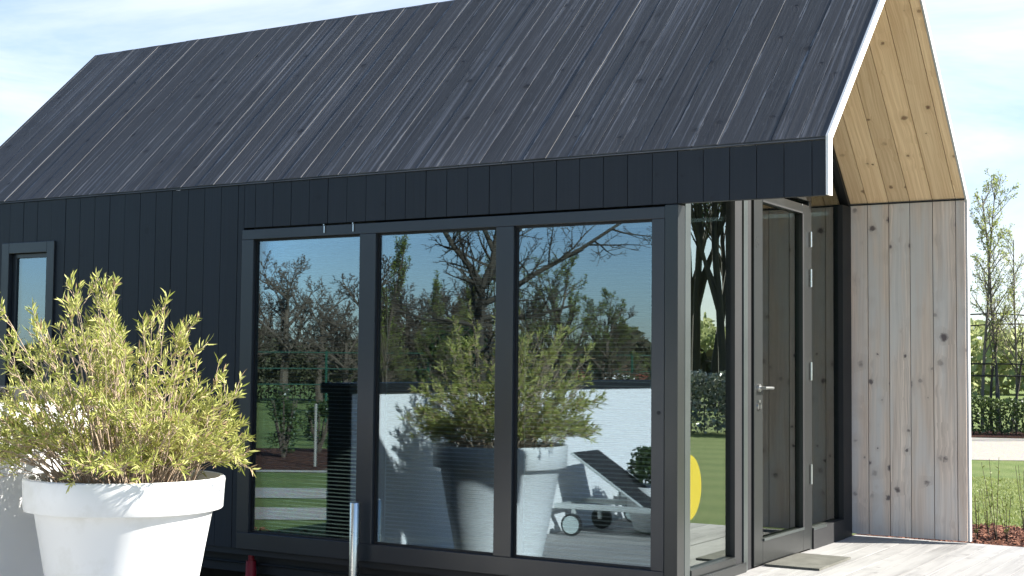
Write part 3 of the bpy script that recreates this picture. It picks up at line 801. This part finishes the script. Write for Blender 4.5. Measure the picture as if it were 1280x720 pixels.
# ------------------------------------------------------------------ trees
def rdir(rnd,up_=0.): return Vector((rnd.gauss(0,1),rnd.gauss(0,1),rnd.gauss(up_,1))).normalized()
def tree_mesh(seed,H,levels=4,kids=(7,6,5,4),spread=.9,trunk_r=.13,first=.28,lean=(0,0),leaves=0,leafsize=.05,upb=.35,lenf=(.55,.5,.5,.45),minr=.006,twist=.1,main=None,clust=3):
    rnd=random.Random(seed); t=MB(); lf=MB()
    def grow(p,d,L,r,lv):
        n=6 if lv==0 else (4 if lv<3 else 2); pts=[p]; dd=d.copy()
        for k in range(n):
            dd=(dd+rdir(rnd)*twist*(1+lv*.5)+Vector((0,0,upb*.12))).normalized()
            pts.append(pts[-1]+dd*L/n)
        rr=[max(minr,r*(1-.72*k/n)) for k in range(n+1)]
        t.tube(pts,rr,7 if lv==0 else (5 if lv==1 else 3),False)
        if lv>=levels:
            if leaves:
                for k in range(leaves):
                    tt=rnd.random()*n; j=min(int(tt),n-1); q=pts[j].lerp(pts[j+1],tt-j)
                    for c in range(clust):
                        u=rdir(rnd); v=u.cross(rdir(rnd)).normalized(); s=leafsize*rnd.uniform(.6,1.3); qq=q+rdir(rnd)*leafsize*1.2
                        lf.quad([qq-u*s*.5,qq+v*s*.3,qq+u*s*.5,qq-v*s*.3],None,rnd.random())
            return
        kn=kids[lv]
        for k in range(kn):
            tt=(first if lv==0 else .2)+(1-(first if lv==0 else .2))*(k+rnd.random())/kn; tt=min(tt,.985)*n
            j=min(int(tt),n-1); q=pts[j].lerp(pts[j+1],tt-j); ax=(pts[j+1]-pts[j]).normalized()
            side=rdir(rnd); side=(side-ax*side.dot(ax)).normalized()
            nd=(ax*(1-spread*.45)+side*spread+Vector((0,0,upb))).normalized()
            frac=tt/n
            grow(q,nd,L*lenf[lv]*(1.15-.55*frac)*rnd.uniform(.75,1.15),max(minr,rr[j]*.62),lv+1)
    if main:
        for (pts,r) in main:
            pts=[Vector(p) for p in pts]; nn=len(pts)
            t.tube(pts,[max(minr,r*(1-.6*k/(nn-1))) for k in range(nn)],8,False)
            for j in range(1,nn):
                for k in range(4):
                    q=pts[j-1].lerp(pts[j],rnd.random()); ax=(pts[j]-pts[j-1]).normalized(); side=rdir(rnd)
                    grow(q,(ax*.6+side*.8+Vector((0,0,.2))).normalized(),(pts[-1]-pts[0]).length*.42*rnd.uniform(.6,1.1),r*.35,2)
    else:
        grow(Vector((0,0,0)),Vector((lean[0],lean[1],1)).normalized(),H,trunk_r,0)
    return t,lf
def put_tree(name,proto,loc,rz,sc_,label,cat='tree',group=None,bark='bark',leaf='bud',sub=None):
    e=empty(name,loc,rz); e.scale=(sc_,sc_,sc_)
    if isinstance(proto[0],MB):
        a=proto[0].build('trunk',M[bark],e); objs=[a]
        if proto[1].f: objs.append(proto[1].build('crown',M[leaf],e))
        P=[(o.name.split('.')[0],o.data) for o in objs]
    else:
        P=proto
        for nm,me in P:
            o=bpy.data.objects.new(nm,me); col.objects.link(o); o.parent=e
    tag(e,label,cat,group); return P
TG='trees standing round the garden'
# bare broad trees mirrored in the left pane
pr=tree_mesh(1,4.6,4,(11,7,6,4),1.0,.20,.22,upb=.35,lenf=(.62,.55,.5,.45),minr=.012)
P=put_tree('bare_tree',pr,(-32.9,-35.0,G),.3,1.0,'broad bare tree mirrored in the left large pane, left of two',group=TG)
put_tree('bare_tree',P,(-30.2,-36.6,G),2.1,.98,'broad bare tree mirrored in the left large pane, right of two',group=TG)
put_tree('bare_tree',P,(-38.5,-33.0,G),4.1,.8,'bare tree standing at the far left of the mirrored field',group=TG)
put_tree('bare_tree',P,(-26.5,-39.0,G),5.1,.70,'bare tree mirrored behind the mullion of the wide window',group=TG)
for k_,(x_,y_,s_) in enumerate(((-24.6,-28.3,.62),(-23.4,-29.2,.55),(-22.6,-29.6,.66),(-21.6,-30.1,.6),(-20.6,-30.9,.7),(-19.6,-31.5,.62),(-17.6,-33.,.6),(-33.5,-33.2,.72),(-29.,-38.,.8),(-34.6,-33.6,.84),(-31.6,-35.6,.8),(-27.6,-39.,.9))):
    put_tree('bare_tree',P,(x_,y_,G),k_*1.37,s_,'brown twiggy tree, %s in the mirrored thicket'%('first from the left,second from the left,third from the left,fourth from the left,fifth from the left,sixth from the left,standing apart at the right,behind the broad bare trees,rearmost on the left side,front left,between the two broad trees,rearmost at the centre'.split(',')[k_]),group=TG)
# big limbed tree mirrored in the middle pane
H0=Vector((0,0,0))
main=[([(0,0,0),(.02,0,1.2),(-.02,0,2.2),(.03,.0,3.0)],.13),
      ([(.03,0,3.0),(-.16,.10,3.35),(-.42,.26,3.72),(-.62,.38,4.1),(-.9,.5,4.5)],.07),
      ([(.03,0,3.0),(.18,-.1,3.4),(.24,-.14,3.9),(.36,-.2,4.7),(.4,-.2,5.6)],.085),
      ([(0,0,2.7),(.3,-.2,2.85),(.8,-.5,3.25),(1.5,-.9,3.7),(2.2,-1.2,4.2)],.06),
      ([(0,0,2.45),(.35,-.2,2.5),(.8,-.45,2.5),(1.4,-.8,2.7)],.045),
      ([(0,0,2.3),(-.35,.2,2.4),(-.8,.5,2.42),(-1.3,.8,2.6)],.045),
      ([(.2,-.12,3.6),(.02,.0,4.1),(-.05,.05,4.7),(-.1,.1,5.5)],.05),
      ([(.2,-.12,3.5),(.7,-.4,4.2),(1.2,-.7,4.6),(1.9,-1.1,5.1)],.05)]
pr=tree_mesh(2,5,4,(6,5,5,4),.9,.1,main=main,minr=.005,lenf=(.6,.5,.5,.45))
put_tree('bare_tree',pr,(-9.6,-12.9,G),0,1.,'near bare tree with thick forked limbs mirrored in the middle pane',group=TG,bark='barkd')
# slender poplars
pr=tree_mesh(3,5.4,3,(16,7,4,3),.45,.07,.12,upb=.75,lenf=(.38,.45,.5,.4),minr=.007,leaves=3,leafsize=.06)
P=put_tree('poplar',pr,(-20.6,-25.0,G),0,.86,'slender budding poplar mirrored at the left edge of the middle pane',group=TG)
k=0
for (x,y,s,l) in ((-19.4,-25.6,.66,'first'),(-17.6,-27.2,.74,'second'),(-16.2,-28.0,.62,'third'),(-18.9,-26.6,.7,'fourth')):
    put_tree('poplar',P,(x,y,G),1.3*k+.4,s,l+' of the slender poplars mirrored beside the limbed tree',group=TG); k+=1
# budding willows mirrored in the right pane
pr=tree_mesh(4,3.6,4,(11,7,5,4),.85,.14,.18,upb=.45,lenf=(.62,.55,.5,.42),minr=.007,leaves=2,leafsize=.042)
P=put_tree('willow',pr,(-11.4,-18.8,G),0,.80,'budding olive green willow mirrored in the upper left of the right pane',group=TG)
put_tree('willow',P,(-12.1,-23.0,G),2.2,.70,'lower budding willow mirrored at the centre of the right pane',group=TG)
put_tree('willow',P,(-11.0,-24.5,G),4.2,.50,'small budding willow mirrored at the right edge of the right pane',group=TG)
put_tree('willow',P,(-15.2,-19.6,G),5.2,.6,'small willow mirrored in the middle pane beside the dark conifer',group=TG)
put_tree('willow',P,(-18.6,-22.4,G),3.1,.5,'smallest willow mirrored in the middle pane behind the green netting',group=TG)
# dark evergreen shrub
def evergreen(name,loc,h,w,label,mat='darkleaf',n=60,seed=1,ls=.10):
    random.seed(seed); e=empty(name,loc); m=MB()
    for k in range(n):
        zz=random.random()**.8; a=random.uniform(0,6.28); rr=w*.5*(1-zz*.55)*random.uniform(.3,.95)
        leafball(m,(rr*math.cos(a),rr*math.sin(a),.12*h+zz*h*.8),w*.16,h*.12,55,ls)
    m.build('foliage',M[mat],e); t=MB()
    for k in range(7):
        a=k*.9; t.tube([(0,0,0),(w*.2*math.cos(a),w*.2*math.sin(a),h*.45),(w*.32*math.cos(a),w*.32*math.sin(a),h*.8)],[.03,.02,.008],5,False)
    t.build('stem',M['bark'],e); tag(e,label,'shrub','shrubs in the garden'); return e
evergreen('evergreen_shrub',(-16.1,-21.9,G),2.7,2.2,'large dark evergreen mirrored low in the middle pane',n=90,seed=4,ls=.13)
evergreen('evergreen_shrub',(-12.6,-11.25,G),1.25,.7,'dark leafy shrub on the bark bed mirrored in the left pane',seed=5,n=26,ls=.05)
evergreen('evergreen_shrub',(-13.0,-12.7,G),.95,.75,'lower dark shrub on the bark bed beside the netting post',seed=6,n=26,ls=.05)
evergreen('evergreen_shrub',(-13.8,-10.9,G),1.5,.8,'tall dark shrub at the left end of the mirrored bark bed',seed=7,n=26,ls=.05)

# hedge blocks: continuous leafy mass with twigs
def hedge(name,p0,p1,h,wd,label,mat,n,ls,seed=1,group='hedges round the garden'):
    random.seed(seed); p0=Vector(p0);p1=Vector(p1); L=(p1-p0).length; ax=(p1-p0).normalized(); sd=Vector((-ax.y,ax.x,0))
    e=empty(name,p0); m=MB()
    for k in range(n):
        t=random.random()*L; s=random.uniform(-1,1); hz=random.random()
        hh=h*(1+.16*mn.noise(Vector((t*.9,seed,0)))+.08*mn.noise(Vector((t*3.,seed,3))))
        zz=hh*(1-(1-hz)**1.6*.96); ww=wd*.5*(1.-.25*(zz/h))
        c=ax*t+sd*s*ww+Vector((0,0,zz)); c+=rdir(random)*.04
        u=rdir(random); v=u.cross(rdir(random)).normalized(); q=ls*random.uniform(.6,1.4)
        m.quad([c-u*q*.5,c+v*q*.33,c+u*q*.5,c-v*q*.33],None,random.random())
    m.build('foliage',M[mat],e)
    t=MB(); x=0
    while x<L:
        q=ax*x; t.tube([q,q+Vector((random.uniform(-.1,.1),random.uniform(-.1,.1),h*.8))],[.018,.006],4,False); x+=.35
    t.build('stem',M['barkd'],e)
    tag(e,label,'hedge',group)
hedge('hedge',(-9.8,27.3,G),(2.3,32.1,G),.92,1.2,'low dense green hedge behind the lawn right of the porch','midleaf',16000,.085,2)
hedge('hedge',(4.2,25.5,G),(20,24.0,G),1.55,2.0,'tall grey green hedge mirrored in the gable glass','greyleaf',22000,.11,3)
hedge('hedge',(-52,-31.,G),(-14,-52,G),2.1,2.5,'long field hedge mirrored in the front windows','woodleaf',34000,.14,4)
hedge('hedge',(-14,-36,G),(6,-44,G),2.2,2.5,'field hedge mirrored in the right large pane','woodleaf',20000,.13,5)

# trees to the right of the porch
pr=tree_mesh(8,5.7,3,(20,5,4,3),.72,.045,.30,upb=.32,lenf=(.17,.5,.5,.4),minr=.004,twist=.045,leaves=2,leafsize=.055,clust=2)
TR='slim trees behind the low hedge'
M['barkp']=paint('pale bark',(.14,.12,.09),.9,0,30,.6,.3)
P=put_tree('slim_tree',pr,(-5.02,30.7,G),0,1.14,'tall slim tree nearest the porch wall, thin straight trunk',group=TR,bark='barkp',leaf='pale')
put_tree('slim_tree',P,(-4.62,30.95,G),2.,1.12,'tall slim tree just right of the one nearest the porch',group=TR)
put_tree('slim_tree',P,(-4.25,31.2,G),4.,.9,'shorter slim tree with wide twigs at the picture edge',group=TR)
# leaning black stems among the rails
for (x,y,dx,lab) in ((-5.27,30.55,-.22,'leaning dark stem against the rail fence nearest the porch'),(-4.80,30.8,.02,'upright dark stem against the rail fence'),(-4.35,31.0,.16,'dark stem leaning right against the rail fence')):
    pr=tree_mesh(int(-x*100),2.7,2,(5,3),.5,.05,.5,lean=(dx,0),upb=.5,lenf=(.3,.4),minr=.007,leaves=5,leafsize=.05)
    put_tree('young_tree',pr,(x,y,G),0,1.,lab,group=TR,bark='barkd',leaf='pale')
# rail fence with posts
fe=empty('rail_fence',(-12.,28.2,G)); tag(fe,'black post and rail fence behind the low hedge','fence')
a=Vector((0,0,0)); b=Vector((15.,5.4,0)); 
for h in (1.80,1.48): 
    m=MB(); m.tube([a+Vector((0,0,h)),b+Vector((0,0,h))],[.022,.022],6); m.build('rail',M['estate'],fe)
for k in range(9):
    q=a.lerp(b,(k+.1)/8.4); m=MB(); m.tube([q,q+Vector((0,0,1.8))],[.03,.03],6); m.build('post',M['estate'],fe)
# espalier rods
fe=empty('training_frame',(-9.5,29.3,G)); tag(fe,'horizontal rods tied across the slim trees','frame')
for h in (2.85,3.12):
    m=MB(); pts=[Vector((8.*k/10,2.9*k/10,h-.0+.04*math.sin(k*1.9+h*5))) for k in range(11)]; m.tube(pts,[.02]*11,5); m.build('rod',M['barkd'],fe)
# multi stem trees mirrored in the gable glass
GT='multi stem trees mirrored in the gable glass'
pr=tree_mesh(9,6.6,4,(9,5,4,3),.55,.10,.25,lean=(.10,.05),upb=.6,lenf=(.48,.5,.5,.4),minr=.008,twist=.09,leaves=1,leafsize=.07,clust=2)
lab=['leftmost dark multi stem tree mirrored in the gable glass','dark tree leaning right mirrored in the gable glass','third dark tree mirrored in the gable glass','fourth dark tree mirrored in the gable glass','fifth dark tree mirrored in the gable glass','dark tree mirrored nearest the black mullion','far multi stem tree beyond the mirrored hedge','second far multi stem tree beyond the mirrored hedge']
P=None
for k,(x,y,s) in enumerate(((16.2,40.0,1.85),(16.9,40.6,1.7),(17.8,41.2,1.95),(18.9,42.2,1.8),(17.4,43.6,1.95),(16.,42.6,1.75),(20.4,47.,2.0))):
    P=put_tree('dark_tree',pr if k==0 else P,(x,y,G),k*1.7,s,lab[k],group=GT,bark='barkd',leaf='midleaf')
# backdrop woods: far masses nobody could count
def woods(name,p0,p1,h,n,mat,ls,seed,depth=8,z0=0.):
    random.seed(seed); p0=Vector(p0);p1=Vector(p1); L=(p1-p0).length; ax=(p1-p0).normalized(); sd=Vector((-ax.y,ax.x,0)); m=MB()
    for k in range(n):
        t=random.random()*L; hh=h*(.62+.5*mn.noise(Vector((t*.07,seed,0)))+.35*mn.noise(Vector((t*.3,seed,7))))
        z=max(.1,hh*random.random()**.75); c=p0+ax*t+sd*random.uniform(-1,1)*depth*.5+Vector((0,0,z))
        u=rdir(random,.6); v=u.cross(rdir(random)).normalized(); q=ls*random.uniform(.5,1.4)
        m.quad([c-u*q*.5,c+v*q*.25,c+u*q*.5,c-v*q*.25],None,random.random())
    o=m.build(name,M[mat]); tag(o,None,None,None,'stuff'); o['label']='far wood beyond the fields'
M['springwood']=leafmat('far spring foliage',(.30,.35,.14),(.46,.48,.24),.4,.8)
woods('woodland',(-110,-60,G),(40,-130,G),5.6,26000,'woodleaf',1.0,1)
woods('woodland',(-60,84,G),(70,102,G),7.2,30000,'springwood',.75,2)
woods('woodland',(30,75,G),(110,10,G),4.2,14000,'woodleaf',.9,3)

# young plants in the bed beside the deck
random.seed(15)
YP='seedlings in the bark bed beside the terrace'
labs=['leggy leafy seedling in the bark bed just right of the porch wall','low reddish seedling at the foot of the porch wall','leggy seedling at the right picture edge beside the deck','short bushy seedling between the deck and the lawn','tiny seedling farther out in the bark bed']
for k,(px,py,h) in enumerate(((.40,6.5,.66),(.26,6.35,.34),(.62,6.75,.55),(.50,6.5,.30),(.22,7.0,.28))):
    e=empty('seedling',(px,py,G)); t=MB(); m=MB()
    for s in range(4):
        a=random.uniform(0,6.28); sp=random.uniform(.05,.35)*h; pts=[Vector((0,0,0)),Vector((sp*.4*math.cos(a),sp*.4*math.sin(a),h*.5)),Vector((sp*math.cos(a),sp*math.sin(a),h*random.uniform(.7,1.)+.2))]
        t.tube(pts,[.005,.0035,.002],4,False)
        for q in range(9):
            f=random.uniform(.25,1)*2; j=min(int(f),1); p=pts[j].lerp(pts[j+1],f-j); leaf(m,p,(rdir(random,.6)),random.uniform(.03,.05),.014)
    t.build('stem',M['bark'],e); m.build('foliage',M['bud'],e); tag(e,labs[k],'plant',YP)
# bark chips scattered in view and in the mirror
m=MB()
def chips(n,x0,x1,y0,y1,z):
    for k in range(n):
        p=Vector((random.uniform(x0,x1),random.uniform(y0,y1),z+random.uniform(.0,.018))); u=rdir(random); u.z*=.35; u.normalize(); v=u.orthogonal().normalized(); v.z*=.4; q=random.uniform(.02,.055)
        m.hexa(p,u,v,u.cross(v),q,q*.45,.006)
chips(2600,-.5,1.2,5.4,7.8,G+.004); chips(1500,-3.3,.4,-1.1,-.02,G); chips(1500,-6.4,-3.7,-3.2,-.02,G)
o=m.build('bark_chips',M['chip']); tag(o,None,None,None,'stuff'); o['label']='loose bark chips on the planting beds'
# real grass tufts on the nearer lawn strip
m=MB(); random.seed(9)
for k in range(30000):
    t=random.random(); y=5.2+9.5*t**1.3; xc=.72-(y-5.2)*.245; x=xc+random.uniform(-.9,.9)*(1+.06*(y-5))
    if y<7.9: continue
    h=random.uniform(.012,.032); a=random.uniform(0,6.28); w_=.006
    p=Vector((x,y,G-.012)); d=Vector((math.cos(a),math.sin(a),0)); tp=p+Vector((random.uniform(-.02,.02),random.uniform(-.02,.02),h))
    m.quad([p-d*w_,p+d*w_,tp],None,random.random())
M['blade']=leafmat('grass blade',(.19,.235,.06),(.31,.34,.12),.4,.5)
o=m.build('grass_tufts',M['blade']); tag(o,None,None,None,'stuff'); o['label']='short lawn grass beyond the terrace'

# green netting fence, posts, caravan and house in the mirrored field
nf=empty('netting_fence',(-26.,-20.,G)); tag(nf,'green post and netting fence across the mirrored field','fence')
a=Vector((0,0,0)); b=Vector((22,-13.3,0))
for h in (1.05,1.5,1.95): 
    m=MB(); m.tube([a+Vector((0,0,h)),b+Vector((0,0,h))],[.016,.016],5); m.build('rail',M['greenwire'],nf)
for k in range(10):
    q=a.lerp(b,k/9); m=MB(); m.tube([q,q+Vector((0,0,2.0))],[.035,.035],6); m.build('post',M['greenwire'],nf)
m=MB(); m.tube([(0,0,0),(0,0,1.0)],[.022,.022],8); o=m.build('white_post',M['bark2']); o.location=(-10.8,-9.9,G); tag(o,'thin pale post on the mirrored lawn','post')
# caravan
def caravan(loc,rz,sx,label):
    e=empty('caravan',loc,rz); e.scale=(sx,sx,sx)
    m=MB(); m.prism([(-1.0,.35),(1.0,.35),(1.0,.8),(.9,1.35),(.6,1.45),(-.8,1.45),(-.98,1.2)],'y',-.5,.5); m.build('body',M['van'],e,bevel=.04)
    for q in ((-.6,-.1,-.51,-.503),(.15,.6,-.51,-.503),(-.6,.6,.503,.51)):
        m=MB(); m.box(*q,.85,1.2,'x'); m.build('window',M['black'],e)
    for s in (-.52,.52):
        m=MB(); m.tube([(0,s-.04,.25),(0,s+.04,.25)],[.25,.25],20); m.build('wheel',M['rubber'],e)
    m=MB(); m.tube([(1.0,0,.4),(1.5,0,.4)],[.04,.04],6); m.build('tow_bar',M['pit'],e)
    tag(e,label,'caravan','caravans in the far field')
caravan((-29.0,-55.2,G),R(30),.95,'white caravan in the far field mirrored in the right pane'); caravan((-26.6,-52.0,G),R(-25),.85,'smaller white caravan beside the first in the mirrored field')
e=empty('house',(-35.6,-69.,G),R(-20)); e.scale=(.5,.5,.42); tag(e,'brown brick house with red tiled roof far off in the mirrored field','house')
m=MB(); m.box(-4,4,-2.5,2.5,0,2.0); m.build('wall',M['brick'],e)
m=MB(); m.prism([(-2.9,1.95),(2.9,1.95),(0,3.6)],'x',-4.3,4.3); o=m.build('roof',M['tile'],e); m=MB(); m.box(1.5,2.1,-.3,.3,3.,4.2); m.build('chimney',M['brick'],o)
for x in (-2.8,-.8,1.6): 
    m=MB(); m.box(x,x+.9,2.502,2.54,.8,1.6,'x'); m.build('window',M['van'],e)
